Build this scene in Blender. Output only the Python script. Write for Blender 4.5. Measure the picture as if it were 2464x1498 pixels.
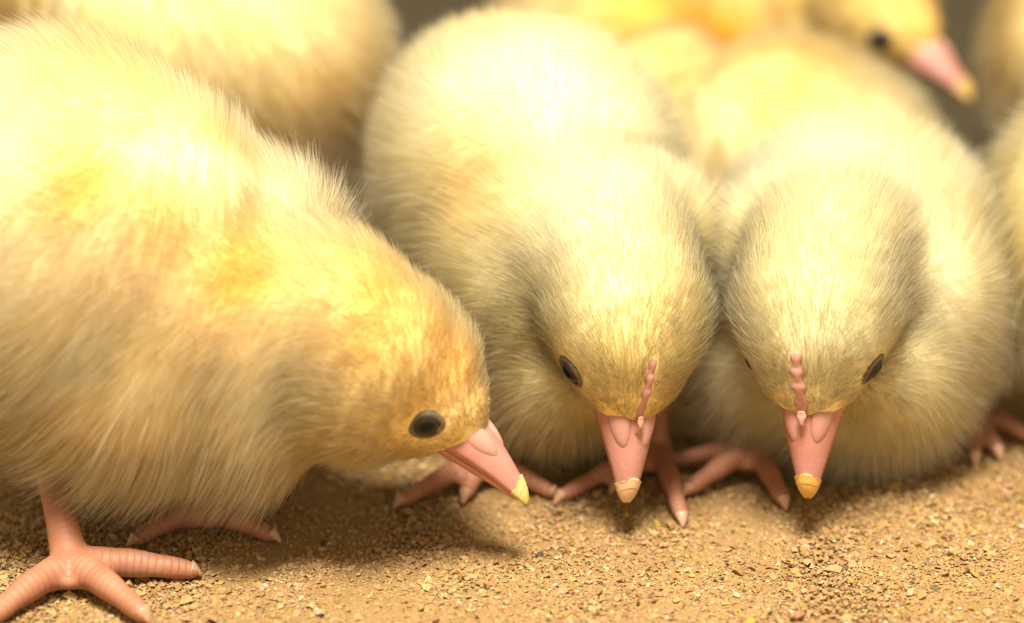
import bpy, bmesh, math, random
import numpy as np
from mathutils import Vector, Matrix
from mathutils.bvhtree import BVHTree
from mathutils.kdtree import KDTree

# ------------------------------------------------------------------ scene, camera, light
for o in list(bpy.data.objects):
    bpy.data.objects.remove(o, do_unlink=True)
SC = bpy.context.scene
COL = SC.collection
S = 0.01                      # everything below is written in centimetres
PITCH = math.radians(22.0)
FPX = 6844.0                  # 100 mm lens on a 36 mm sensor, in photo pixels
DIST = 46.0
R_ = np.array([1.0, 0.0, 0.0])
F_ = np.array([0.0, math.cos(PITCH), -math.sin(PITCH)])
U_ = np.array([0.0, math.sin(PITCH), math.cos(PITCH)])
DY0 = (749.0 - 1330.0) / FPX
CAM = -DIST * (F_ + DY0 * U_)

cd = bpy.data.cameras.new('camera')
cam = bpy.data.objects.new('camera', cd)
COL.objects.link(cam)
cam.location = CAM * S
cam.rotation_euler = (math.radians(90) - PITCH, 0, 0)
cd.lens = 100.0
cd.sensor_width = 36.0
cd.clip_start = 0.01
cd.clip_end = 50
cd.dof.use_dof = True
cd.dof.focus_distance = (DIST - 0.8) * S
cd.dof.aperture_fstop = 7.0
SC.camera = cam

world = bpy.data.worlds.new('world')
SC.world = world
world.use_nodes = True
bg = world.node_tree.nodes['Background']
bg.inputs[0].default_value = (1.0, 0.84, 0.57, 1)
bg.inputs[1].default_value = 0.66

ld = bpy.data.lights.new('brooder_lamp', 'AREA')
ld.shape = 'DISK'
ld.size = 0.26
ld.energy = 14.5
ld.color = (1.0, 0.945, 0.86)
lamp = bpy.data.objects.new('brooder_lamp', ld)
COL.objects.link(lamp)
lamp.location = (0.0, -0.26, 0.76)
lamp.rotation_euler = (math.radians(19), 0, 0)

SC.view_settings.view_transform = 'Standard'
SC.view_settings.look = 'None'
SC.view_settings.exposure = 0.26
SC.view_settings.gamma = 1.0
SC.view_settings.use_curve_mapping = False

cy = SC.cycles
cy.adaptive_threshold = 0.05
cy.max_bounces = 4
cy.diffuse_bounces = 5
cy.glossy_bounces = 2
cy.transmission_bounces = 2
cy.transparent_max_bounces = 4

rng = np.random.default_rng(7)


def ray(px, py):
    return F_ + (px - 1232.0) / FPX * R_ + (749.0 - py) / FPX * U_


def P(px, py, Y):
    """the point at world depth Y (cm) seen in direction of a photo pixel"""
    r = ray(px, py)
    return CAM + r * ((Y - CAM[1]) / r[1])


def PZ(px, py, Z):
    r = ray(px, py)
    return CAM + r * ((Z - CAM[2]) / r[2])


def nz(v):
    v = np.asarray(v, float)
    return v / (np.linalg.norm(v, axis=-1, keepdims=True) + 1e-9)


def sstep(a, b, x):
    t = np.clip((x - a) / (b - a), 0, 1)
    return t * t * (3 - 2 * t)


# ------------------------------------------------------------------ cheap vector noise
def make_noise(seed, n=14):
    r = np.random.default_rng(seed)
    K = r.normal(size=(n, 3))
    ph = r.uniform(0, 6.28, n)

    def f(p, freq=1.0):
        return np.sin((p * freq) @ K.T + ph).sum(axis=1) / math.sqrt(n * 0.5)
    return f


# ------------------------------------------------------------------ materials
def mat_new(name):
    m = bpy.data.materials.new(name)
    m.use_nodes = True
    nt = m.node_tree
    nt.nodes.clear()
    out = nt.nodes.new('ShaderNodeOutputMaterial')
    return m, nt, out


def node(nt, kind, **kw):
    n = nt.nodes.new(kind)
    for k, v in kw.items():
        setattr(n, k, v)
    return n


def ramp(nt, fac, stops, interp='LINEAR'):
    r = nt.nodes.new('ShaderNodeValToRGB')
    r.color_ramp.interpolation = interp
    e = r.color_ramp.elements
    while len(e) < len(stops):
        e.new(0.5)
    for i, (p, c) in enumerate(stops):
        e[i].position = p
        e[i].color = (*c, 1)
    nt.links.new(fac, r.inputs[0])
    return r.outputs[0]


def mat_fur(name='down_fibre'):
    m, nt, out = mat_new(name)
    L = nt.links.new
    a = node(nt, 'ShaderNodeAttribute', attribute_name='tint')
    d = node(nt, 'ShaderNodeBsdfDiffuse')
    t = node(nt, 'ShaderNodeBsdfTranslucent')
    L(a.outputs['Color'], d.inputs['Color'])
    L(a.outputs['Color'], t.inputs['Color'])
    nr = node(nt, 'ShaderNodeAttribute', attribute_name='nrm')
    L(nr.outputs['Vector'], d.inputs['Normal'])
    L(nr.outputs['Vector'], t.inputs['Normal'])
    mx = node(nt, 'ShaderNodeMixShader')
    mx.inputs[0].default_value = 0.6
    L(d.outputs[0], mx.inputs[1])
    L(t.outputs[0], mx.inputs[2])
    g = node(nt, 'ShaderNodeBsdfHair', component='Reflection')
    g.inputs['Color'].default_value = (1, 0.95, 0.85, 1)
    g.inputs['RoughnessU'].default_value = 0.3
    g.inputs['RoughnessV'].default_value = 0.7
    m2 = node(nt, 'ShaderNodeMixShader')
    m2.inputs[0].default_value = 0.008
    L(mx.outputs[0], m2.inputs[1])
    L(g.outputs[0], m2.inputs[2])
    L(m2.outputs[0], out.inputs[0])
    return m


def mat_body(name='chick_skin'):
    """downy skin; bare pink legs where the mesh attribute leg is 1, scutes from the distance along the toe"""
    m, nt, out = mat_new(name)
    L = nt.links.new
    tint = node(nt, 'ShaderNodeAttribute', attribute_name='tint')
    leg = node(nt, 'ShaderNodeAttribute', attribute_name='leg')
    along = node(nt, 'ShaderNodeAttribute', attribute_name='along')
    tc = node(nt, 'ShaderNodeTexCoord')
    n1 = node(nt, 'ShaderNodeTexNoise')
    n1.inputs['Scale'].default_value = 140
    n1.inputs['Detail'].default_value = 3
    L(tc.outputs['Object'], n1.inputs['Vector'])
    pink = ramp(nt, n1.outputs[0], [(0.3, (0.34, 0.125, 0.06)), (0.55, (0.40, 0.165, 0.085)), (0.75, (0.44, 0.21, 0.12))])
    # scute bands
    mul = node(nt, 'ShaderNodeMath', operation='MULTIPLY')
    mul.inputs[1].default_value = 8.6
    L(along.outputs['Fac'], mul.inputs[0])
    add = node(nt, 'ShaderNodeMath', operation='ADD')
    nw = node(nt, 'ShaderNodeMath', operation='MULTIPLY')
    nw.inputs[1].default_value = 0.9
    L(n1.outputs[0], nw.inputs[0])
    L(mul.outputs[0], add.inputs[0])
    L(nw.outputs[0], add.inputs[1])
    fr = node(nt, 'ShaderNodeMath', operation='FRACT')
    L(add.outputs[0], fr.inputs[0])
    band = ramp(nt, fr.outputs[0], [(0.0, (0, 0, 0)), (0.18, (0.75, 0.75, 0.75)), (0.6, (1, 1, 1)), (0.88, (0.7, 0.7, 0.7)), (1.0, (0, 0, 0))])
    line = ramp(nt, fr.outputs[0], [(0.0, (1, 1, 1)), (0.10, (0, 0, 0)), (0.94, (0, 0, 0)), (1.0, (1, 1, 1))])
    mx = node(nt, 'ShaderNodeMix', data_type='RGBA')
    lf = node(nt, 'ShaderNodeMath', operation='MULTIPLY')
    L(line, lf.inputs[0])
    bw2 = node(nt, 'ShaderNodeMath', operation='MULTIPLY')
    bw2.inputs[1].default_value = 0.26
    bw1 = node(nt, 'ShaderNodeAttribute', attribute_name='band')
    L(bw1.outputs['Fac'], bw2.inputs[0])
    L(bw2.outputs[0], lf.inputs[1])
    L(lf.outputs[0], mx.inputs[0])
    L(pink, mx.inputs[6])
    mx.inputs[7].default_value = (0.66, 0.42, 0.26, 1)
    mc = node(nt, 'ShaderNodeMix', data_type='RGBA')
    L(leg.outputs['Fac'], mc.inputs[0])
    L(tint.outputs['Color'], mc.inputs[6])
    L(mx.outputs[2], mc.inputs[7])
    bsdf = node(nt, 'ShaderNodeBsdfPrincipled')
    L(mc.outputs[2], bsdf.inputs['Base Color'])
    ro = node(nt, 'ShaderNodeMapRange')
    ro.inputs['To Min'].default_value = 0.9
    ro.inputs['To Max'].default_value = 0.56
    L(leg.outputs['Fac'], ro.inputs['Value'])
    L(ro.outputs[0], bsdf.inputs['Roughness'])
    bm = node(nt, 'ShaderNodeBump')
    bm.inputs['Distance'].default_value = 0.00016
    bandw = node(nt, 'ShaderNodeAttribute', attribute_name='band')
    L(bandw.outputs['Fac'], bm.inputs['Strength'])
    L(band, bm.inputs['Height'])
    L(bm.outputs[0], bsdf.inputs['Normal'])
    L(bsdf.outputs[0], out.inputs[0])
    return m


def mat_horn(name, c_dark, c_light, rough=0.4, sss=0.4, scale=120):
    m, nt, out = mat_new(name)
    L = nt.links.new
    tc = node(nt, 'ShaderNodeTexCoord')
    n1 = node(nt, 'ShaderNodeTexNoise')
    n1.inputs['Scale'].default_value = scale
    n1.inputs['Detail'].default_value = 4
    L(tc.outputs['Object'], n1.inputs['Vector'])
    c = ramp(nt, n1.outputs[0], [(0.3, c_dark), (0.68, c_light)])
    b = node(nt, 'ShaderNodeBsdfPrincipled')
    L(c, b.inputs['Base Color'])
    b.inputs['Roughness'].default_value = rough
    b.inputs['Subsurface Weight'].default_value = sss
    b.inputs['Subsurface Radius'].default_value = (1.0, 0.45, 0.3)
    b.inputs['Subsurface Scale'].default_value = 0.0015
    n2 = node(nt, 'ShaderNodeTexNoise')
    n2.inputs['Scale'].default_value = 1500
    L(tc.outputs['Object'], n2.inputs['Vector'])
    bm = node(nt, 'ShaderNodeBump')
    bm.inputs['Distance'].default_value = 0.00008
    bm.inputs['Strength'].default_value = 0.6
    L(n2.outputs[0], bm.inputs['Height'])
    L(bm.outputs[0], b.inputs['Normal'])
    L(b.outputs[0], out.inputs[0])
    return m


def mat_eye(name='dark_eye'):
    m, nt, out = mat_new(name)
    L = nt.links.new
    a = node(nt, 'ShaderNodeAttribute', attribute_name='rad')
    c = ramp(nt, a.outputs['Fac'], [(0.0, (0.004, 0.003, 0.003)), (0.44, (0.006, 0.005, 0.004)), (0.54, (0.022, 0.016, 0.010)), (0.85, (0.04, 0.03, 0.02)), (0.98, (0.02, 0.015, 0.01))])
    b = node(nt, 'ShaderNodeBsdfPrincipled')
    L(c, b.inputs['Base Color'])
    b.inputs['Roughness'].default_value = 0.12
    b.inputs['Specular IOR Level'].default_value = 0.25
    L(b.outputs[0], out.inputs[0])
    return m


def mat_ground():
    m, nt, out = mat_new('packed_feed_far_shade')
    L = nt.links.new
    tc = node(nt, 'ShaderNodeTexCoord')
    n1 = node(nt, 'ShaderNodeTexNoise')
    n1.inputs['Scale'].default_value = 900
    n1.inputs['Detail'].default_value = 5
    n1.inputs['Roughness'].default_value = 0.7
    L(tc.outputs['Object'], n1.inputs['Vector'])
    n2 = node(nt, 'ShaderNodeTexNoise')
    n2.inputs['Scale'].default_value = 45
    n2.inputs['Detail'].default_value = 3
    L(tc.outputs['Object'], n2.inputs['Vector'])
    c1 = ramp(nt, n1.outputs[0], [(0.28, (0.42, 0.25, 0.085)), (0.45, (0.56, 0.36, 0.14)), (0.6, (0.64, 0.43, 0.19)), (0.8, (0.72, 0.53, 0.27))])
    c2 = ramp(nt, n2.outputs[0], [(0.3, (0.50, 0.45, 0.35)), (0.7, (0.59, 0.55, 0.47))])
    mx = node(nt, 'ShaderNodeMix', data_type='RGBA', blend_type='MULTIPLY')
    mx.inputs[0].default_value = 1.0
    L(c1, mx.inputs[6])
    L(c2, mx.inputs[7])
    # beyond the strip of feed, shade is painted into the floor colour
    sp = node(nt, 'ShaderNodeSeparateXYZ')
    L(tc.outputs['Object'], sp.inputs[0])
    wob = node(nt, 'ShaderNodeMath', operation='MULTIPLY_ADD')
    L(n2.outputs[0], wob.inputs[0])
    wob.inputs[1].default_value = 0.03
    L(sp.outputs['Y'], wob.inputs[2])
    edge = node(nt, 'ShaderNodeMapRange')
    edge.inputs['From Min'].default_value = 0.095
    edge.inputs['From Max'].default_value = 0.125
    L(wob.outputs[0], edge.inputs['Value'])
    far_shade = ramp(nt, n1.outputs[0], [(0.3, (0.025, 0.016, 0.003)), (0.6, (0.055, 0.038, 0.008)), (0.8, (0.10, 0.07, 0.02))])
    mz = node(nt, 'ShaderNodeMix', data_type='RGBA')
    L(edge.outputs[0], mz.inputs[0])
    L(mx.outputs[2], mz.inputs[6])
    L(far_shade, mz.inputs[7])
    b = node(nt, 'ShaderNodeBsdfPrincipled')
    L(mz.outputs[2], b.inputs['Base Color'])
    b.inputs['Roughness'].default_value = 0.9
    bm = node(nt, 'ShaderNodeBump')
    bm.inputs['Distance'].default_value = 0.0006
    bm.inputs['Strength'].default_value = 0.9
    L(n1.outputs[0], bm.inputs['Height'])
    L(bm.outputs[0], b.inputs['Normal'])
    L(b.outputs[0], out.inputs[0])
    return m


def mat_crumb():
    m, nt, out = mat_new('feed_crumb')
    L = nt.links.new
    a = node(nt, 'ShaderNodeAttribute', attribute_name='tint')
    tc = node(nt, 'ShaderNodeTexCoord')
    n1 = node(nt, 'ShaderNodeTexNoise')
    n1.inputs['Scale'].default_value = 2600
    n1.inputs['Detail'].default_value = 3
    L(tc.outputs['Object'], n1.inputs['Vector'])
    c2 = ramp(nt, n1.outputs[0], [(0.3, (0.72, 0.68, 0.62)), (0.65, (1.06, 1.06, 1.06))])
    mx = node(nt, 'ShaderNodeMix', data_type='RGBA', blend_type='MULTIPLY')
    mx.inputs[0].default_value = 1.0
    L(a.outputs['Color'], mx.inputs[6])
    L(c2, mx.inputs[7])
    b = node(nt, 'ShaderNodeBsdfPrincipled')
    L(mx.outputs[2], b.inputs['Base Color'])
    b.inputs['Roughness'].default_value = 0.75
    L(b.outputs[0], out.inputs[0])
    return m


M_FUR = mat_fur()
M_BODY = mat_body()
M_BEAK = mat_horn('pink_beak_horn', (0.47, 0.195, 0.14), (0.54, 0.26, 0.195), 0.38)
M_FLAP = mat_horn('pale_nostril_skin', (0.52, 0.245, 0.18), (0.59, 0.32, 0.25), 0.45)
M_TOOTH_Y = mat_horn('yellow_egg_tooth', (0.68, 0.42, 0.10), (0.76, 0.55, 0.20), 0.45, 0.25)
M_TOOTH_P = mat_horn('pale_egg_tooth', (0.66, 0.40, 0.19), (0.72, 0.50, 0.28), 0.45, 0.25)
M_TOOTH_O = mat_horn('amber_egg_tooth', (0.66, 0.34, 0.05), (0.72, 0.45, 0.12), 0.42, 0.25, 300)
M_CLAW = mat_horn('horn_claw', (0.46, 0.24, 0.13), (0.56, 0.34, 0.22), 0.35)
M_LID = mat_horn('grey_eyelid', (0.10, 0.072, 0.036), (0.19, 0.14, 0.08), 0.6, 0.2, 400)
M_EYE = mat_eye()


# ------------------------------------------------------------------ mesh helpers
def mesh_np(name, V, Fc, smooth=True):
    """mesh from numpy verts (cm) and quad / triangle faces"""
    me = bpy.data.meshes.new(name)
    V = np.asarray(V, np.float32)
    Fc = np.asarray(Fc, np.int32)
    k = Fc.shape[1]
    me.vertices.add(len(V))
    me.vertices.foreach_set('co', V.ravel())
    me.loops.add(Fc.size)
    me.loops.foreach_set('vertex_index', Fc.ravel())
    me.polygons.add(len(Fc))
    me.polygons.foreach_set('loop_start', np.arange(len(Fc), dtype=np.int32) * k)
    me.polygons.foreach_set('use_smooth', np.full(len(Fc), smooth))
    me.update(calc_edges=True)
    return me


def add_obj(name, me, mat, parent=None, loc=None):
    o = bpy.data.objects.new(name, me)
    COL.objects.link(o)
    if mat is not None:
        me.materials.append(mat)
    if parent is not None:
        o.parent = parent
    if loc is not None:
        o.location = loc
    return o


def icosphere(sub):
    bm = bmesh.new()
    bmesh.ops.create_icosphere(bm, subdivisions=sub, radius=1.0)
    V = np.array([v.co[:] for v in bm.verts])
    Fc = np.array([[v.index for v in f.verts] for f in bm.faces])
    bm.free()
    return V, Fc


ICO2 = icosphere(2)
ICO3 = icosphere(3)
ICO4 = icosphere(4)


def set_attr(me, name, kind, domain, data):
    a = me.attributes.new(name, kind, domain)
    a.data.foreach_set({'FLOAT': 'value', 'FLOAT_COLOR': 'color', 'FLOAT_VECTOR': 'vector'}[kind], np.asarray(data, np.float32).ravel())


def loft(rings, cap=True):
    """rings: list of (n,3) arrays -> verts, quad faces (ends closed by degenerate fan rings)"""
    n = len(rings[0])
    rs = list(rings)
    if cap:
        rs = [np.repeat(rings[0].mean(0)[None], n, 0)] + rs + [np.repeat(rings[-1].mean(0)[None], n, 0)]
    V = np.concatenate(rs)
    Fc = []
    for i in range(len(rs) - 1):
        for j in range(n):
            a = i * n + j
            b = i * n + (j + 1) % n
            Fc.append((a, b, b + n, a + n))
    return V, np.array(Fc)


def catmull(pts, per=8):
    pts = np.asarray(pts, float)
    p = np.vstack([2 * pts[0] - pts[1], pts, 2 * pts[-1] - pts[-2]])
    out = []
    for i in range(1, len(p) - 2):
        for t in np.linspace(0, 1, per, endpoint=False):
            a, b, c, d = p[i - 1], p[i], p[i + 1], p[i + 2]
            out.append(0.5 * ((2 * b) + (-a + c) * t + (2 * a - 5 * b + 4 * c - d) * t * t + (-a + 3 * b - 3 * c + d) * t ** 3))
    out.append(pts[-1])
    return np.array(out)


# ------------------------------------------------------------------ ground
gnA = make_noise(3)
gnB = make_noise(4)


def ground_z(x, y):
    p = np.stack([x, y, np.zeros_like(x)], 1)
    near = np.exp(-((y + 1) / 9.0) ** 2)
    z = 0.07 * gnA(p, 0.35) + 0.035 * gnB(p, 1.3) * near
    return z


def build_ground():
    xs = np.concatenate([np.linspace(-90, -16, 24), np.linspace(-15, 15, 151), np.linspace(16, 90, 24)])
    ys = np.concatenate([np.linspace(-60, -11, 12), np.linspace(-10, 14, 121), np.linspace(15, 160, 40)])
    X, Y = np.meshgrid(xs, ys)
    x, y = X.ravel(), Y.ravel()
    V = np.stack([x, y, ground_z(x, y)], 1) * S
    nx, ny = len(xs), len(ys)
    i = np.arange(nx * ny).reshape(ny, nx)
    Fc = np.stack([i[:-1, :-1], i[:-1, 1:], i[1:, 1:], i[1:, :-1]], -1).reshape(-1, 4)
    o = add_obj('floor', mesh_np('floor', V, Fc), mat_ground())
    o['kind'] = 'structure'
    o['label'] = 'floor of packed tan poultry feed dust'
    return o


def build_crumbs():
    r = np.random.default_rng(11)
    N1, N2, N3, N4 = 72000, 44000, 5000, 12000
    x = np.concatenate([r.uniform(-10.5, 10.5, N1), r.uniform(-11, 11, N2), r.uniform(-16, 16, N3), r.uniform(-24, 24, N4)])
    y = np.concatenate([r.uniform(-6.5, 4.5, N1), r.uniform(-6.5, 3.0, N2), r.uniform(4, 9.5, N3), r.uniform(-20, 9, N4)])
    size = np.concatenate([r.lognormal(math.log(0.030), 0.40, N1), r.lognormal(math.log(0.020), 0.3, N2), r.lognormal(math.log(0.05), 0.3, N3), r.lognormal(math.log(0.04), 0.35, N4)])
    size = np.clip(size, 0.008, 0.11)
    # loose ridges of coarser crumbs, bare dusty hollows
    dens = gnA(np.stack([x, y * 1.5, 0 * x], 1), 0.9)
    keep = (r.uniform(-1.6, 1.6, len(x)) < dens + 0.95) | (size < 0.02)
    x, y, size = x[keep], y[keep], size[keep]
    n = len(x)
    V0 = np.array([[1, 0, 0], [-1, 0, 0], [0, 1, 0], [0, -1, 0], [0, 0, 1], [0, 0, -1],
                   [.62, .62, .5], [-.62, .62, -.5], [.6, -.62, -.5], [-.6, -.62, .5]], float)
    # convex hull of the ten points, once
    bm = bmesh.new()
    for v in V0:
        bm.verts.new(v)
    bmesh.ops.convex_hull(bm, input=bm.verts)
    bm.verts.index_update()
    V0 = np.array([v.co[:] for v in bm.verts])
    F0 = np.array([[v.index for v in f.verts] for f in bm.faces if len(f.verts) == 3])
    bm.free()
    k = len(V0)
    V = np.repeat(V0[None], n, 0) * (1 + r.uniform(-0.35, 0.35, (n, k, 1)))
    V *= np.stack([r.uniform(0.8, 1.35, n), r.uniform(0.7, 1.1, n), r.uniform(0.4, 0.8, n)], 1)[:, None, :]
    a = r.uniform(0, 6.283, n)
    b = r.normal(0, 0.45, n)
    ca, sa, cb, sb = np.cos(a), np.sin(a), np.cos(b), np.sin(b)
    v = V.copy()
    V[..., 0] = v[..., 0] * cb[:, None] + v[..., 2] * sb[:, None]
    V[..., 2] = -v[..., 0] * sb[:, None] + v[..., 2] * cb[:, None]
    v = V.copy()
    V[..., 0] = v[..., 0] * ca[:, None] - v[..., 1] * sa[:, None]
    V[..., 1] = v[..., 0] * sa[:, None] + v[..., 1] * ca[:, None]
    V *= size[:, None, None]
    z = ground_z(x, y) + size * r.uniform(-0.1, 0.55, n) + np.clip(dens[keep], 0, 1.5) * r.uniform(0, 0.05, n)
    V += np.stack([x, y, z], 1)[:, None, :]
    Fc = (F0[None] + (np.arange(n) * k)[:, None, None]).reshape(-1, 3)
    me = mesh_np('feed_crumbs', V.reshape(-1, 3) * S, Fc, smooth=False)
    pal = np.array([[.66, .43, .17], [.60, .36, .13], [.73, .52, .25], [.66, .36, .18], [.58, .27, .11],
                    [.80, .52, .09], [.86, .74, .50], [.20, .15, .06], [.10, .07, .03], [.74, .42, .24]])
    pr = np.array([.30, .19, .19, .11, .03, .040, .03, .008, .006, .10])
    ci = r.choice(len(pal), n, p=pr / pr.sum())
    c = pal[ci] * r.uniform(0.48, 0.68, (n, 1)) * np.array([1.0, 0.96, 0.83])
    c4 = np.ones((n, k, 4))
    c4[..., :3] = c[:, None, :]
    set_attr(me, 'tint', 'FLOAT_COLOR', 'POINT', c4.reshape(-1, 4))
    o = add_obj('feed_crumbs', me, mat_crumb())
    o['kind'] = 'stuff'
    o['label'] = 'loose tan and yellow crumbs of poultry feed scattered over the floor'
    o['category'] = 'feed'


build_ground()
build_crumbs()


# ------------------------------------------------------------------ the chick
def frame(fwd, up):
    f = nz(fwd)
    u = np.asarray(up, float)
    u = nz(u - f * (u @ f))
    l = np.cross(u, f)           # left of the animal
    return np.stack([f, l, u], 1)   # columns


def cam_vec(r, u, f):
    return r * R_ + u * U_ + f * F_


def ell(c, r, rot=None):
    return (np.asarray(c, float), np.asarray(r, float) * np.ones(3), np.eye(3) if rot is None else rot)


def remesh(blobs, voxel, iters):
    Vs, Fs, off = [], [], 0
    for c, r, rot in blobs:
        V, Fc = ICO3
        Vs.append((V * r) @ rot.T + c)
        Fs.append(Fc + off)
        off += len(V)
    me = mesh_np('tmp', np.concatenate(Vs), np.concatenate(Fs))
    o = bpy.data.objects.new('tmp', me)
    COL.objects.link(o)
    md = o.modifiers.new('r', 'REMESH')
    md.mode = 'VOXEL'
    md.voxel_size = voxel
    dg = bpy.context.evaluated_depsgraph_get()
    ev = o.evaluated_get(dg)
    m2 = ev.to_mesh()
    n = len(m2.vertices)
    V = np.empty(n * 3)
    m2.vertices.foreach_get('co', V)
    V = V.reshape(-1, 3)
    E = np.empty(len(m2.edges) * 2, np.int64)
    m2.edges.foreach_get('vertices', E)
    E = E.reshape(-1, 2)
    q = np.array([p.vertices[:] for p in m2.polygons if len(p.vertices) == 4])
    ev.to_mesh_clear()
    bpy.data.objects.remove(o, do_unlink=True)
    bpy.data.meshes.remove(me)
    deg = np.bincount(E.ravel(), minlength=n)[:, None] + 1e-9

    def smooth(V, lam):
        acc = np.zeros_like(V)
        for k in range(3):
            acc[:, k] = np.bincount(E[:, 0], V[E[:, 1], k], n) + np.bincount(E[:, 1], V[E[:, 0], k], n)
        return V + lam * (acc / deg - V)
    return V, q, smooth


HEAD_BLOBS = [((0, 0, 0), (1.18, 1.10, 1.02)), ((-0.15, 0, 0.10), (1.1, 1.08, 1.0)), ((0.50, 0, -0.12), (0.88, 0.86, 0.74)),
              ((0.72, 0, -0.22), (0.74, 0.66, 0.56)), ((0.25, 0, -0.45), (0.85, 0.80, 0.55)), ((0.88, 0, -0.28), (0.55, 0.50, 0.42)),
              ((0.45, 0.35, -0.35), (0.55, 0.45, 0.45)), ((0.45, -0.35, -0.35), (0.55, 0.45, 0.45))]
HS = 1.16
HEAD_BLOBS = [(tuple(HS * q for q in c), tuple(HS * q for q in r)) for c, r in HEAD_BLOBS]
EYE_DIR = np.array([0.60, 0.82, -0.09])
BEAK_BASE = np.array([1.30, 0, -0.30]) * HS

UP_SEC = [(0.70, .46, .36, -.46), (1.00, .47, .42, -.48), (1.25, .44, .45, -.51), (1.50, .375, .41, -.57), (1.75, .30, .345, -.635),
          (1.95, .235, .275, -.70), (2.12, .185, .215, -.765), (2.25, .14, .165, -.82), (2.33, .095, .11, -.86), (2.38, .045, .05, -.89)]
LO_SEC = [(0.72, .42, .20, -.50), (1.00, .43, .22, -.515), (1.25, .40, .21, -.545), (1.50, .335, .195, -.605), (1.75, .26, .165, -.665),
          (1.95, .20, .135, -.725), (2.10, .15, .11, -.785), (2.20, .10, .08, -.83), (2.26, .045, .04, -.86)]
UP_SEC = [tuple(HS * q for q in s) for s in UP_SEC]
LO_SEC = [tuple(HS * q for q in s) for s in LO_SEC]


def beak_rings(sec, sign, grow=1.0, x0=None, open_=0.0):
    xs = np.array([s[0] for s in sec])
    lo = xs[0] if x0 is None else x0
    X = np.concatenate([np.linspace(lo, xs[-3], 26), np.linspace(xs[-3], xs[-1], 8)[1:]])
    W, H, Z = [np.interp(X, xs, [s[k] for s in sec]) for k in (1, 2, 3)]
    # soften the piecewise profile
    for A in (W, H, Z):
        for _ in range(3):
            A[1:-1] = A[1:-1] * 0.5 + 0.25 * (A[:-2] + A[2:])
    rings = []
    ang = np.linspace(0, math.pi, 17)
    for x, w, h, z in zip(X, W, H, Z):
        w, h = w * grow, h * grow
        y = w * np.cos(ang) * (0.86 + 0.14 * np.abs(np.cos(ang)))
        zz = z + sign * h * np.sin(ang) ** 0.92
        yb = np.linspace(-w, w, 9)[1:-1] * 0.96
        zb = z + sign * 0.10 * h * (1 - (yb / max(w, 1e-6)) ** 2)
        ring = np.stack([np.full(24, x), np.concatenate([y, yb]), np.concatenate([zz, zb])], 1)
        if sign < 0:
            ring = ring[::-1]
            if open_:
                t = (x - 0.8)
                ring = ring - np.array([0, 0, 1]) * open_ * t
        rings.append(ring)
    return rings


def toe_chain(j, tip, r0, r1, lift):
    """arched toe from the foot joint to the tip on the ground"""
    j, tip = np.asarray(j, float), np.asarray(tip, float)
    a = j * 0.66 + tip * 0.34 + np.array([0, 0, lift])
    b = j * 0.30 + tip * 0.70 + np.array([0, 0, lift * 0.7])
    pts = catmull([j, a, b, tip], 9)
    t = np.linspace(0, 1, len(pts))
    rad = r0 + (r1 - r0) * t ** 0.8 + 0.028 * np.abs(np.sin(t * math.pi * 3.0)) * (1 - 0.3 * t)
    return pts, rad


ALL = []


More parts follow.
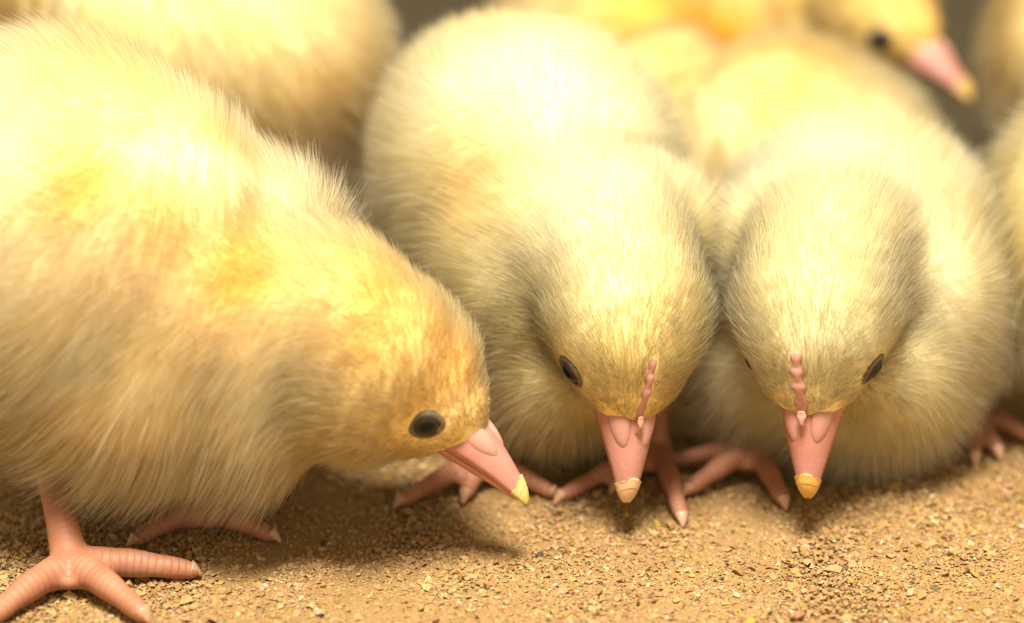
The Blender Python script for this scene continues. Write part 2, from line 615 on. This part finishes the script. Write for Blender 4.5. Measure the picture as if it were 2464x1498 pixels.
def make_chick(label, head, blobs, legs, flow, colour, nhair, voxel=0.05, hair_r=0.0018, seed=1, group=None,
               length=(0.40, 0.60), patches=(), tooth=None, beak_open=0.0, comb=False, eyes=(1, -1), base=None,
               clump=0.25, tone=None, smooth_it=130, eye_dir=None, wing_guides=()):
    rs = np.random.default_rng(seed)
    cpos, Rm = head
    cpos = np.asarray(cpos, float)

    def H(p):
        return cpos + Rm @ np.asarray(p, float)

    bl = [ell(H(c), r, Rm) for c, r in HEAD_BLOBS] + list(blobs)
    chains = []
    lead = []
    claws = []
    for lg in legs:
        knee, j, toes = lg['top'], lg['joint'], lg['toes']
        mid = lg.get('mid')
        k = [knee, j] if mid is None else [knee, mid, j]
        pts = catmull(k, 14)
        t = np.linspace(0, 1, len(pts))
        rr = lg.get('r', 0.26)
        chains.append((pts, rr * (1.0 - 0.22 * np.sin(t * math.pi)) * np.ones(len(pts))))
        lead.append(True)
        for tp in toes:
            pts, rad = toe_chain(j, tp, rr * 0.90, rr * 0.46, lg.get('lift', 0.10))
            chains.append((pts, rad))
            lead.append(False)
            claws.append((pts[-1], nz(pts[-1] - pts[-4]), rr * 0.5))
        # web of skin between the toes
        for a in range(len(toes) - 1):
            w = np.asarray(j) * 0.74 + (np.asarray(toes[a]) + np.asarray(toes[a + 1])) * 0.13
            bl.append(ell(w, (rr * 0.75, rr * 0.75, rr * 0.45)))
    for pts, rad in chains:
        for p, r in zip(pts, rad):
            bl.append(ell(p, r))
    V, Q, smooth = remesh(bl, voxel, smooth_it)
    nv = len(V)
    # which vertices belong to the legs, and how far along the toe they lie
    leg = np.zeros(nv)
    along = np.zeros(nv)
    band = np.zeros(nv)
    if chains:
        best = np.full(nv, 1e9)
        bodyish = np.full(nv, 1e9)
        for c, r, rot in bl[:len(HEAD_BLOBS) + len(blobs)]:
            d = (V - c) @ rot / r
            bodyish = np.minimum(bodyish, (np.linalg.norm(d, axis=1) - 1) * r.min())
        for ci, (pts, rad) in enumerate(chains):
            s = np.concatenate([[0], np.cumsum(np.linalg.norm(np.diff(pts, axis=0), axis=1))])
            box = (V > pts.min(0) - 0.6).all(1) & (V < pts.max(0) + 0.6).all(1)
            idx = np.nonzero(box)[0]
            if not len(idx):
                continue
            d = np.linalg.norm(V[idx, None] - pts[None], axis=2) - rad[None]
            a = d.argmin(1)
            dm = d[np.arange(len(idx)), a]
            # fine position by projecting on the local tangent
            tg = nz(np.gradient(pts, axis=0))
            pos = s[a] + ((V[idx] - pts[a]) * tg[a]).sum(1)
            up = dm < best[idx]
            best[idx[up]] = dm[up]
            along[idx[up]] = pos[up]
            endf = s[-1] - pos if lead[ci] else pos
            band[idx[up]] = (sstep(0.10, 0.42, endf) * (0.35 if lead[ci] else 1.0))[up]
        leg = 1 - sstep(0.10, 0.22, best - np.clip(bodyish, -1, 9) * 0.0)
        leg *= sstep(0.02, 0.14, bodyish)
    band *= leg
    legm = leg > 0.3
    fine = ((V - cpos) @ Rm)[:, 0] > -0.2
    fine &= np.linalg.norm(V - cpos, axis=1) < 1.9
    for i in range(smooth_it):
        W = smooth(V, 0.6)
        stay = legm if i >= 7 else np.zeros(nv, bool)
        if i >= 34:
            stay = stay | fine
        V = np.where(stay[:, None], V, W)
    # leg scutes as real relief
    # normals
    tri = np.concatenate([Q[:, [0, 1, 2]], Q[:, [0, 2, 3]]])
    fn = np.cross(V[tri[:, 1]] - V[tri[:, 0]], V[tri[:, 2]] - V[tri[:, 0]])
    N = np.zeros_like(V)
    for k in range(3):
        for c in range(3):
            N[:, c] += np.bincount(tri[:, k], fn[:, c], nv)
    N = nz(N)
    if legm.any() and voxel < 0.07:
        V = V + N * (band * 0.005 * (np.abs(np.sin(along * 8.6 * math.pi)) - 0.5))[:, None]

    if base is None:
        base = np.array([V[:, 0].mean(), V[:, 1].mean(), 0.0])
    base = np.asarray(base, float)
    root = bpy.data.objects.new('chick', None)
    root.empty_display_size = 0.01
    COL.objects.link(root)
    root.location = base * S
    root['label'] = label
    root['category'] = 'chick'
    if group:
        root['group'] = group

    def L(p):
        return (np.asarray(p, float) - base) * S

    lores = [(H((1.02 * HS, sg * 0.42 * HS, -0.12 * HS)), 0.40, 0.60, (0.78, 0.53, 0.17)) for sg in (1, -1)]
    nse = make_noise(seed * 13 + 1)
    nse2 = make_noise(seed * 13 + 2)

    def tint_at(p):
        c0, c1, c2 = [np.array(c) for c in colour]      # pale, yellow, orange
        w = np.clip(0.42 + 0.28 * nse(p, 0.9) + 0.12 * nse2(p, 2.6), 0, 1)[:, None]
        c = c0 * (1 - w) + c1 * w
        for pt in list(patches) + lores:
            pc, pr, ps = pt[:3]
            cp = np.array(pt[3]) if len(pt) > 3 else c2
            d = np.linalg.norm(p - pc, axis=1) / pr
            k = (np.exp(-d * d * 1.2) * ps * (0.75 + 0.3 * nse2(p, 1.9)))
            k = np.clip(k, 0, 1)[:, None]
            c = c * (1 - k) + cp * k
        return c

    body = mesh_np('body', L(V), Q)
    tc = np.ones((nv, 4))
    fk = (1 - sstep(0.3, 1.9, np.linalg.norm(V - H(BEAK_BASE), axis=1)))[:, None]
    tc[:, :3] = tint_at(V) * (np.array([1.0, 0.94, 0.72]) * (1 - fk) + np.array([0.97, 0.87, 0.56]) * fk)
    set_attr(body, 'tint', 'FLOAT_COLOR', 'POINT', tc)
    set_attr(body, 'leg', 'FLOAT', 'POINT', leg)
    set_attr(body, 'band', 'FLOAT', 'POINT', band)
    set_attr(body, 'along', 'FLOAT', 'POINT', along)
    bo = add_obj('body', body, M_BODY, root)
    bvh = BVHTree.FromPolygons([tuple(v) for v in V], [tuple(q) for q in Q])

    # ---- eyes
    eye_pos = []
    for sgn in eyes:
        d = Rm @ nz((EYE_DIR if eye_dir is None else np.array(eye_dir)) * np.array([1, sgn, 1]))
        o_ = H((0.2, 0, -0.02))
        hit = bvh.ray_cast(Vector(o_ + d * 3), Vector(-d))
        if hit[0] is None:
            continue
        hp = np.array(hit[0])
        hn = nz(nz(np.array(hit[1])) * 0.7 + d * 0.3)
        eye_pos.append(hp)
        fr = frame(hn, Rm[:, 2])
        V0, F0 = ICO4
        r = 0.28
        cen = hp - hn * 0.125
        ve = (V0 * np.array([0.85, 1, 1]) * r) @ fr.T + cen
        me = mesh_np('eye', L(ve), F0)
        rad = np.sqrt(V0[:, 1] ** 2 + V0[:, 2] ** 2)
        rad = np.where(V0[:, 0] > 0, rad, 1.0) / 0.86
        set_attr(me, 'rad', 'FLOAT', 'POINT', rad)
        eo = add_obj('eye', me, M_EYE, root)
        # lid: a soft almond-shaped roll round the eye
        rings = []
        for a in np.linspace(0, 2 * math.pi, 48, endpoint=False):
            ca, sa = math.cos(a), math.sin(a)
            rx = 0.262 + 0.02 * ca
            rz = 0.238 - 0.022 * (sa > 0) * sa
            c = np.array([0.020, rx * ca * -sgn, rz * sa])
            e1 = nz(np.array([-0.55, ca * -sgn, sa]))
            e2 = nz(np.array([1.0, 0.55 * ca * -sgn, 0.55 * sa]))
            wr = 0.050 * (1 + 0.06 * math.sin(a * 24))
            ring = [c + e1 * wr * math.cos(b) + e2 * 0.024 * math.sin(b) for b in np.linspace(0, 2 * math.pi, 10, endpoint=False)]
            rings.append(np.array(ring) @ fr.T + hp - hn * 0.012)
        rings.append(rings[0])
        vl, fl = loft(rings, cap=False)
        lo = add_obj('eyelid', mesh_np('eyelid', L(vl), fl), M_LID, eo)
        lo['label'] = 'grey eyelid rim'

    # ---- beak
    mt = tooth or M_TOOTH_Y
    ru = beak_rings(UP_SEC, 1)
    vu, fu = loft([r @ Rm.T + cpos for r in ru])
    ub = add_obj('upper_beak', mesh_np('upper_beak', L(vu), fu), M_BEAK, root)
    rl = beak_rings(LO_SEC, -1, open_=beak_open)
    vl, fl = loft([r @ Rm.T + cpos for r in rl])
    add_obj('lower_beak', mesh_np('lower_beak', L(vl), fl), M_BEAK, root)
    rt = beak_rings(UP_SEC, 1, 1.10, x0=2.14 * HS)
    for i, r in enumerate(rt):
        r[:, 2] += 0.006
        r[:, 0] += 0.012
        if i == 0:
            r[:, 0] += 0.02 * np.sin(np.linspace(0, 15, len(r)))
    vt, ft = loft([r @ Rm.T + cpos for r in rt])
    to = add_obj('egg_tooth', mesh_np('egg_tooth', L(vt), ft), mt, ub)
    to['label'] = 'yellow egg tooth on the beak tip'
    V0, F0 = ICO3
    for sgn in (1, -1):
        # nostril flap, a flattened lobe lying on each side of the ridge
        a = np.array([0.30, 0, 0]) * V0[:, :1]
        v = V0 * np.array([0.33, 0.155, 0.10]) * HS
        v[:, 1] *= 1 - 0.25 * V0[:, 0]
        fr2 = frame((1.0, sgn * -0.22, -0.42), (0.10, sgn * 0.80, 0.75))
        v = v @ fr2.T + np.array([1.46, sgn * 0.20, -0.27]) * HS
        v = v @ Rm.T + cpos
        add_obj('nostril_flap', mesh_np('nostril_flap', L(v), F0), M_FLAP, ub)
    if comb:
        rings = []
        nR = 46
        for i in range(nR):
            t = i / (nR - 1)
            x = (0.82 + 0.78 * t) * HS
            zc = 0.40 * (1 - t) ** 0.75 - 0.12 + 0.02
            hgt = (0.06 + 0.05 * abs(math.sin(t * 15.0))) * (0.35 + 0.65 * math.sin(math.pi * min(1, t * 1.2 + .12)))
            wid = (0.7 if comb == 'low' else 1.0) * (0.105 + 0.028 * math.sin(t * 31)) * (0.5 + 0.5 * math.sin(math.pi * min(1, t * .9 + .15)))
            an = np.linspace(0, 2 * math.pi, 12, endpoint=False)
            q = bvh.ray_cast(Vector(H((x, 0, 2.5))), Vector(-Rm[:, 2]))
            if q[0] is not None:
                zc = max(((np.array(q[0]) - cpos) @ Rm)[2], zc - 0.3)
            zb = np.interp(x, [s[0] for s in UP_SEC], [s[3] + s[2] for s in UP_SEC])
            zc = max(zc, zb) if x > 1.05 else zc
            rings.append(np.stack([np.full(12, x), wid * np.cos(an), zc + (0.0 if comb == 'low' else 0.025) + hgt * np.sin(an)], 1) @ Rm.T + cpos)
        vc, fc = loft(rings)
        co = add_obj('comb', mesh_np('comb', L(vc), fc), M_FLAP, root)
        co['label'] = 'small pink serrated comb strip'

    # ---- claws
    for p, d, r in claws:
        d = nz(d * np.array([1, 1, 0.2]) + np.array([0, 0, -0.35]))
        fr = frame(d, (0, 0, 1))
        rings = []
        for t in np.linspace(0, 1, 9):
            an = np.linspace(0, 2 * math.pi, 10, endpoint=False)
            rr = r * 0.8 * (1 - t) ** 0.7 + 0.012
            c = np.array([-0.04 + 0.22 * t, 0, 0.05 - 0.08 * t * t])
            rings.append((np.stack([np.zeros(10), np.cos(an) * rr, np.sin(an) * rr * 0.8], 1) + c) @ fr.T + p)
        vc, fc = loft(rings)
        add_obj('claw', mesh_np('claw', L(vc), fc), M_CLAW, bo)

    # ---- down
    A = np.linalg.norm(np.cross(V[tri[:, 1]] - V[tri[:, 0]], V[tri[:, 2]] - V[tri[:, 0]]), axis=1)
    bb = Rm @ BEAK_BASE + cpos
    cen = V[tri].mean(1)
    dh = np.linalg.norm(cen - cpos, axis=1)
    dens = 1 + 0.7 * (1 - sstep(1.4, 2.6, dh)) + 1.6 * (1 - sstep(0.5, 1.5, np.linalg.norm(cen - bb, axis=1)))
    w = A * dens * (leg[tri].mean(1) < 0.35)
    fi = rs.choice(len(tri), nhair, p=w / w.sum())
    u, v = rs.random(nhair), rs.random(nhair)
    sw = u + v > 1
    u[sw], v[sw] = 1 - u[sw], 1 - v[sw]
    T = tri[fi]
    b0 = (1 - u - v)[:, None]
    P0 = V[T[:, 0]] * b0 + V[T[:, 1]] * u[:, None] + V[T[:, 2]] * v[:, None]
    Nn = nz(N[T[:, 0]] * b0 + N[T[:, 1]] * u[:, None] + N[T[:, 2]] * v[:, None])
    # keep the beak, comb and eyes bare
    loc = (P0 - cpos) @ Rm
    keep = np.ones(nhair, bool)
    xs = [s[0] for s in UP_SEC]
    top = np.interp(loc[:, 0], xs, [s[2] + s[3] for s in UP_SEC])
    bw = np.interp(loc[:, 0], xs, [q[1] for q in UP_SEC])
    bot = np.interp(loc[:, 0], [q[0] for q in LO_SEC], [q[3] - q[2] for q in LO_SEC])
    keep &= ~((loc[:, 0] > 1.0 * HS) & (np.abs(loc[:, 1]) < bw + 0.01) & (loc[:, 2] < top + 0.01) & (loc[:, 2] > bot))
    keep &= ~((loc[:, 0] > 1.56 * HS))
    edist = np.full(nhair, 9.0)
    for e in eye_pos:
        edist = np.minimum(edist, np.linalg.norm(P0 - e, axis=1))
    keep &= edist > 0.275
    if comb:
        keep &= ~((loc[:, 0] > 0.80 * HS) & (np.abs(loc[:, 1]) < 0.09) & (loc[:, 2] > 0))
    P0, Nn, loc, edist = P0[keep], Nn[keep], loc[keep], edist[keep]
    n = len(P0)

    def tang(vv):
        return nz(vv - Nn * (vv * Nn).sum(1)[:, None])
    bd = np.linalg.norm(P0 - bb, axis=1)
    hd = np.linalg.norm(P0 - cpos, axis=1)
    wh = 1 - sstep(1.5, 3.0, hd + 0.5 * np.clip(-loc[:, 0] - 0.4, 0, 2))
    fh = tang(P0 - bb)
    # body flow: towards the tail, sliding down the sides
    tail_dir, down = nz(flow), np.array([0, 0, -1.0])
    side = 1 - np.clip(Nn[:, 2], 0, 1)
    fb = tang(tail_dir[None] * (1.0 - 0.35 * side[:, None]) + down[None] * (0.10 + 0.50 * side)[:, None]
              + (np.stack([nse(P0, 1.1), nse2(P0, 1.1), nse(P0 + 7, 1.1)], 1)) * 0.18)
    fwd_b = (bd < 0.62) & (rs.random(n) < 0.5)
    fh = np.where(fwd_b[:, None], tang(Rm[:, 0][None] + rs.normal(0, 0.3, (n, 3))), fh)
    fl = tang(fh * wh[:, None] * 1.0 + fb * (1 - wh)[:, None])
    for gp, gd, gr, gs in wing_guides:
        k = (np.exp(-(np.linalg.norm(P0 - gp, axis=1) / gr) ** 2) * gs)[:, None]
        fl = tang(fl * (1 - k) + nz(gd)[None] * k)
    lh, lb = length
    Lh = lh * (0.20 + 0.80 * sstep(0.25, 1.7, bd))
    belly = np.clip(-Nn[:, 2], 0, 1)
    Lb = lb * (1 + 0.75 * belly + 0.10 * nse(P0, 0.7))
    Ln = Lh * wh + Lb * (1 - wh)
    brow = np.clip((loc[:, 2] - 0.0) / 0.4, 0, 1) * np.clip(1.2 - np.abs(loc[:, 0] - 0.6), 0, 1)
    near_eye = 0.30 + 0.70 * sstep(0.28, 0.85, edist)
    Ln *= near_eye * (1 - brow) + np.maximum(near_eye, 0.7) * brow
    Ln *= rs.uniform(0.5, 1.05, n)
    long_ = rs.random(n) < 0.06
    Ln[long_] *= 1.18
    lift = 1.0 * (1 - wh) + 0.70 * wh * sstep(0.2, 1.3, bd) + 0.10
    lift *= 0.35 + 0.65 * sstep(0.3, 0.9, edist)
    lift = lift[:, None]
    jit = rs.normal(0, 1, (n, 3))
    d0 = nz(Nn * (lift + 0.25) + fl * 0.65 + jit * 0.10)
    d1 = nz(Nn * lift * 0.55 + fl * 1.0 + down[None] * (0.22 * (1 - wh))[:, None] + jit * 0.13)
    ts = np.array([0, 0.22, 0.48, 0.74, 1.0])
    Cv = np.empty((n, len(ts), 3))
    for k, t in enumerate(ts):
        Cv[:, k] = P0 + Ln[:, None] * (d0 * (t - 0.5 * t * t) + d1 * (0.5 * t * t + 0.12 * t * t))
    # tufts: the tips of neighbouring barbs draw together
    for nc_, amt in ((max(20, n // 90), clump * 0.75), (max(20, n // 14), clump)):
        ci = rs.choice(n, nc_, replace=False)
        kd = KDTree(nc_)
        for i, c in enumerate(ci):
            kd.insert(P0[c], i)
        kd.balance()
        near = np.array([kd.find(p)[1] for p in P0])
        G = Cv[ci[near]]
        rel = Ln / Ln[ci[near]]
        k = amt * (0.35 + 0.65 * (1 - wh)) * rs.uniform(0.4, 1.0, n)
        dist = np.linalg.norm(P0 - P0[ci[near]], axis=1)
        k *= 1 - sstep(0.25, 0.6, dist)
        for q, t in enumerate(ts):
            kk = (k * t ** 1.4)[:, None]
            Gq = G[:, 0] + (G[:, q] - G[:, 0]) * rel[:, None]
            Cv[:, q] = Cv[:, q] * (1 - kk) + Gq * kk
    floor_z = 0.04
    Cv[..., 2] = np.maximum(Cv[..., 2], floor_z)
    hc = bpy.data.hair_curves.new('down')
    hc.add_curves([len(ts)] * n)
    hc.attributes['position'].data.foreach_set('vector', L(Cv.reshape(-1, 3)).astype(np.float32).ravel())
    prof = np.array([1.0, 1.0, 0.9, 0.65, 0.22])
    sc = hair_r * (1.0 + 0.35 * wh) * rs.uniform(0.75, 1.2, n)
    rad = (sc[:, None] * prof[None] * S).astype(np.float32)
    ra = hc.attributes.get('radius') or hc.attributes.new('radius', 'FLOAT', 'POINT')
    ra.data.foreach_set('value', rad.ravel())
    c = tint_at(P0)
    # the short face barbs are a stronger yellow; tips of the long ones paler
    face = (1 - sstep(0.2, 1.25, bd))[:, None] * 0.55
    c = c * (1 - face) + np.array(colour[1]) * 0.93 * face
    hy = wh[:, None] * 0.38
    c = c * (1 - hy) + np.minimum(c, np.array(colour[1])[None] * np.array([1.0, 1.02, 1.06])) * hy
    c *= 1 + rs.uniform(-0.05, 0.02, (n, 1)) * (0.5 + wh[:, None])
    tp = np.array([0.0, 0.1, 0.3, 0.55, 0.75])[None, :, None]
    pale = np.array(colour[0])
    cc = c[:, None, :] * (1 - tp) + (pale * 0.5 + c[:, None, :] * 0.5) * tp
    c4 = np.ones((n, len(ts), 4), np.float32)
    c4[..., :3] = np.clip(cc, 0, 0.985)
    set_attr(hc, 'tint', 'FLOAT_COLOR', 'POINT', c4.reshape(-1, 4))
    nn = nz(Nn[:, None, :] + rs.normal(0, 1, (n, 1, 3)) * (0.50 - 0.10 * wh)[:, None, None] + (d1 * 0.25)[:, None, :] * np.ones((1, len(ts), 1)))
    set_attr(hc, 'nrm', 'FLOAT_VECTOR', 'POINT', nn.reshape(-1, 3))
    ho = bpy.data.objects.new('down', hc)
    COL.objects.link(ho)
    hc.materials.append(M_FUR)
    ho.parent = bo
    ho['kind'] = 'stuff'
    ALL.append(root)
    return root


PALE = ((0.98, 0.925, 0.73), (0.975, 0.855, 0.49), (0.97, 0.70, 0.22))
WARM = ((0.98, 0.905, 0.69), (0.975, 0.815, 0.43), (0.98, 0.62, 0.15))
FAR_DIM = ((0.90, 0.81, 0.57), (0.88, 0.71, 0.32), (0.96, 0.52, 0.03))  # down of the far chicks, tint darkened for the dimmer light back there

def shifted(dy):
    return lambda px, py, Y: P(px, py, Y + dy)


PA, PB, PC = shifted(-1.2), shifted(-0.9), shifted(-0.9)

# ---- chick A, left: side view, head lowered to the right
hA = (PA(955, 890, 1.25), frame(cam_vec(0.87, -0.45, -0.10), cam_vec(0.42, 0.80, -0.42)))
blA = [ell(PA(215, 600, 2.50), (3.0, 2.7, 2.85)),
       ell(PA(130, 480, 3.50), (2.6, 2.2, 2.5)),
       ell(PA(540, 640, 2.80), (1.95, 1.85, 1.75)),
       ell(PA(430, 760, 1.60), (2.2, 1.75, 2.0)),
       ell(PA(640, 815, 1.35), (1.8, 1.5, 1.75)),
       ell(PA(790, 810, 1.20), (1.6, 1.35, 1.55)),
       ell(PA(870, 870, 1.00), (1.5, 1.35, 1.5)),
       ell(PA(870, 990, 1.1), (1.0, 0.85, 0.72)),
       ell(PA(610, 925, 1.20), (1.6, 1.35, 1.35)),
       ell(PA(350, 885, 1.15), (1.95, 1.4, 1.5))]
legA = [dict(top=P(95, 1000, 1.6), joint=PZ(172, 1362, 0.36), mid=P(135, 1190, -0.15), r=0.33,
             toes=[PZ(-30, 1490, 0.20), PZ(345, 1478, 0.20), PZ(462, 1372, 0.20)]),
        dict(top=P(500, 1120, 1.2), joint=PZ(480, 1235, 0.38), r=0.27,
             toes=[PZ(325, 1300, 0.18), PZ(655, 1288, 0.18), PZ(560, 1262, 0.18)])]
make_chick('cream chick at the left bending sideways to peck, its dark round eye in profile', hA, blA, legA,
           (-0.85, 0.15, 0.25), WARM, 112000, seed=3, patches=[(PA(900, 740, 0.3), 1.0, 1.0), (PA(530, 650, 0.6), 1.1, 1.1), (PA(285, 490, 0.6), 1.1, 1.0),
                                                              (PA(1120, 900, 0.5), 1.1, 0.75),
               (PA(945, 962, 0.1), 0.24, 0.75, (0.42, 0.37, 0.22)), (PA(890, 955, 0.0), 0.15, 0.9, (0.42, 0.30, 0.17)),
               (PA(845, 965, 0.0), 0.12, 1.0, (0.44, 0.26, 0.13)), (PA(812, 1035, 0.0), 0.13, 0.9, (0.64, 0.40, 0.28)), (PA(818, 1000, 0.0), 0.11, 0.9, (0.64, 0.40, 0.28))],
           tooth=M_TOOTH_Y, clump=0.30, length=(0.40, 0.72), base=(-6.0, 1.5, 0))

# ---- chick B, middle: facing the camera, crown towards us
hB = (PB(1505, 768, 2.15), frame(cam_vec(0.13, -0.94, -0.30), cam_vec(0.34, 0.30, -0.90)))
napeB = [ell(hB[0] + hB[1] @ np.array(c), r, hB[1]) for c, r in (((-0.8, 0, 0.0), (1.3, 1.25, 1.1)), ((-1.5, 0.05, -0.35), (1.25, 1.25, 1.1)))]
blB = napeB + [ell(PB(1275, 420, 6.6), (2.55, 2.7, 2.55)),
       ell(PB(1220, 360, 7.4), (2.2, 2.4, 2.2)),
       ell(PB(1330, 620, 5.0), (2.3, 1.9, 2.2)),
       ell(PB(1350, 830, 4.1), (1.7, 1.5, 1.5)),
       ell(PB(1335, 880, 3.3), (1.15, 1.0, 1.15)),
       ell(PB(1320, 700, 3.7), (1.5, 1.3, 1.5)),
       ell(PB(1560, 600, 4.6), (1.3, 1.3, 1.4)),
       ell(PB(1440, 640, 3.0), (1.35, 1.1, 1.25)),
       ell(PB(1400, 560, 3.9), (1.6, 1.4, 1.4))]
legB = [dict(top=PB(1575, 940, 4.0), joint=PZ(1585, 1085, 0.36), r=0.26,
             toes=[PZ(1640, 1245, 0.18), PZ(1350, 1195, 0.18), PZ(1480, 1170, 0.18)]),
        dict(top=PB(1180, 1000, 4.0), joint=PZ(1160, 1120, 0.36), r=0.26,
             toes=[PZ(965, 1205, 0.18), PZ(1330, 1185, 0.18), PZ(1120, 1190, 0.18)])]
make_chick('pale chick in the middle pecking head down, crown and beak towards the camera', hB, blB, legB,
           (-0.25, 0.75, 0.45), PALE, 104000, seed=5, patches=[(PB(1180, 430, 4.2), 1.1, 0.35)],
           tooth=M_TOOTH_P, comb='low', eye_dir=(0.50, 0.86, -0.16), clump=0.18, base=(1.0, 5.0, 0))

# ---- chick C, right of the middle: crouching, face towards the camera
hC = (PC(1965, 757, 2.1), frame(cam_vec(-0.17, -0.94, -0.30), cam_vec(-0.34, 0.30, -0.90)))
napeC = [ell(hC[0] + hC[1] @ np.array(c), r, hC[1]) for c, r in (((-0.7, 0, 0.0), (1.3, 1.25, 1.1)), ((-1.2, -0.05, -0.3), (1.25, 1.25, 1.1)))]
blC = napeC + [ell(PC(2060, 620, 6.0), (2.4, 2.5, 2.3)),
       ell(PC(2060, 760, 5.0), (2.35, 2.0, 2.0)),
       ell(PC(2070, 880, 4.2), (2.0, 1.6, 1.6)),
       ell(PC(2140, 870, 3.2), (1.15, 1.0, 1.15)),
       ell(PC(2170, 720, 3.9), (1.45, 1.3, 1.5)),
       ell(PC(1870, 640, 4.4), (1.3, 1.3, 1.4)),
       ell(PC(2010, 680, 3.1), (1.3, 1.1, 1.2)),
       ell(PC(2030, 640, 4.0), (1.6, 1.4, 1.4)),
       ell(PC(2260, 730, 5.2), (1.25, 1.7, 1.4)),
       ell(PC(1830, 840, 4.8), (1.25, 1.4, 1.5))]
legC = [dict(top=PC(1880, 1020, 4.0), joint=PZ(1815, 1090, 0.38), r=0.27,
             toes=[PZ(1885, 1205, 0.18), PZ(1655, 1178, 0.18), PZ(1630, 1110, 0.2)]),
        dict(top=PC(2270, 900, 4.6), joint=PZ(2325, 990, 0.38), r=0.27,
             toes=[PZ(2345, 1100, 0.18), PZ(2480, 1052, 0.18), PZ(2400, 1085, 0.18)])]
make_chick('pale chick crouching right of the middle, pink comb strip and amber beak tip', hC, blC, legC,
           (0.2, 0.85, 0.35), PALE, 92000, seed=8, tooth=M_TOOTH_O, comb=True, eye_dir=(0.50, 0.86, -0.16), clump=0.18, base=(5.5, 5.0, 0))

# ---- the others behind
def simple_chick(label, px, py, Y, yaw, size, colour, nh, seed, patches=(), head_up=0.35, hr=0.004, voxel=0.10, legs=True, pitch=0.25, length=(0.35, 0.8)):
    """a standing chick whose body centre lies on the pixel at depth Y; yaw: heading, 0 = to the right, 90 = away"""
    c = P(px, py, Y)
    a = math.radians(yaw)
    fw = np.array([math.cos(a), math.sin(a), 0])
    le = np.array([-math.sin(a), math.cos(a), 0])
    up = np.array([0, 0, 1.0])
    rot = frame(fw + up * pitch, up)
    k = size
    hp = c + fw * 2.9 * k + up * (head_up * 3.0) * k
    bl = [ell(c, np.array([2.75, 2.25, 2.25]) * k, rot), ell(c - fw * 0.8 * k, np.array([2.3, 2.0, 2.0]) * k, rot),
          ell(c + fw * 1.3 * k + up * (0.1 + head_up * 0.9) * k, np.array([1.7, 1.6, 1.6]) * k, rot),
          ell((c + fw * 1.3 * k) * 0.45 + hp * 0.55, np.array([1.35, 1.2, 1.3]) * k, rot)]
    lg = []
    if legs:
        for s in (1, -1):
            top = c + le * s * 1.0 * k - up * 1.6 * k
            j = np.array([top[0] + fw[0] * 0.3, top[1] + fw[1] * 0.3, 0.38])
            if top[2] < 1.0:
                top[2] = 1.0
            lg.append(dict(top=top, joint=j, r=0.26, toes=[j + fw * 1.5 + le * d - up * 0.2 for d in (0.8, 0.0, -0.8)]))
    return make_chick(label, (hp, frame(fw * 1.0 + up * -0.15, up)), bl, lg, tuple(-fw + up * 0.2), colour, nh, voxel=voxel, hair_r=hr, seed=seed,
                      patches=patches, smooth_it=8, base=(c[0], c[1], 0), length=length)


simple_chick('pale chick cut by the right edge, only its fluffy side in view', 2710, 540, 5.4, 75, 1.0, PALE, 45000, 21, hr=0.0022, voxel=0.08)
simple_chick('large pale yellow chick standing behind the left chick, orange blush on its flank', 480, 110, 10.0, 160, 1.12, WARM, 50000, 22,
             patches=[(P(790, 250, 7.6), 1.1, 0.45)], hr=0.0022, voxel=0.08)
simple_chick('blurred cream chick directly behind the crouching right chick', 1900, 395, 12.5, 150, 1.0, FAR_DIM, 24000, 23)
simple_chick('blurred chick with orange throat between the middle and right chicks', 1500, 150, 18.5, -20, 0.95, FAR_DIM, 18000, 24, patches=[(P(1650, 150, 16.8), 2.0, 1.3)])
simple_chick('blurred beige chick at the top right of centre, far back', 1830, 60, 25.0, 170, 1.0, FAR_DIM, 16000, 25)
simple_chick('blurred deep yellow chick at top right with dark eye and red beak', 1870, 70, 18.5, -42, 0.85, FAR_DIM, 20000, 26, patches=[(P(2080, 20, 17.5), 2.2, 0.9, (0.95, 0.66, 0.06)), (P(2190, 270, 16.5), 1.5, 1.2)])
simple_chick('blurred pale chick in the top right corner', 2680, 130, 14.5, 100, 1.0, FAR_DIM, 20000, 27)
simple_chick('blurred orange chick in the top left corner behind the others', -60, 20, 17.0, 60, 1.0, FAR_DIM, 16000, 28, patches=[(P(30, 20, 15.5), 2.5, 1.0)])
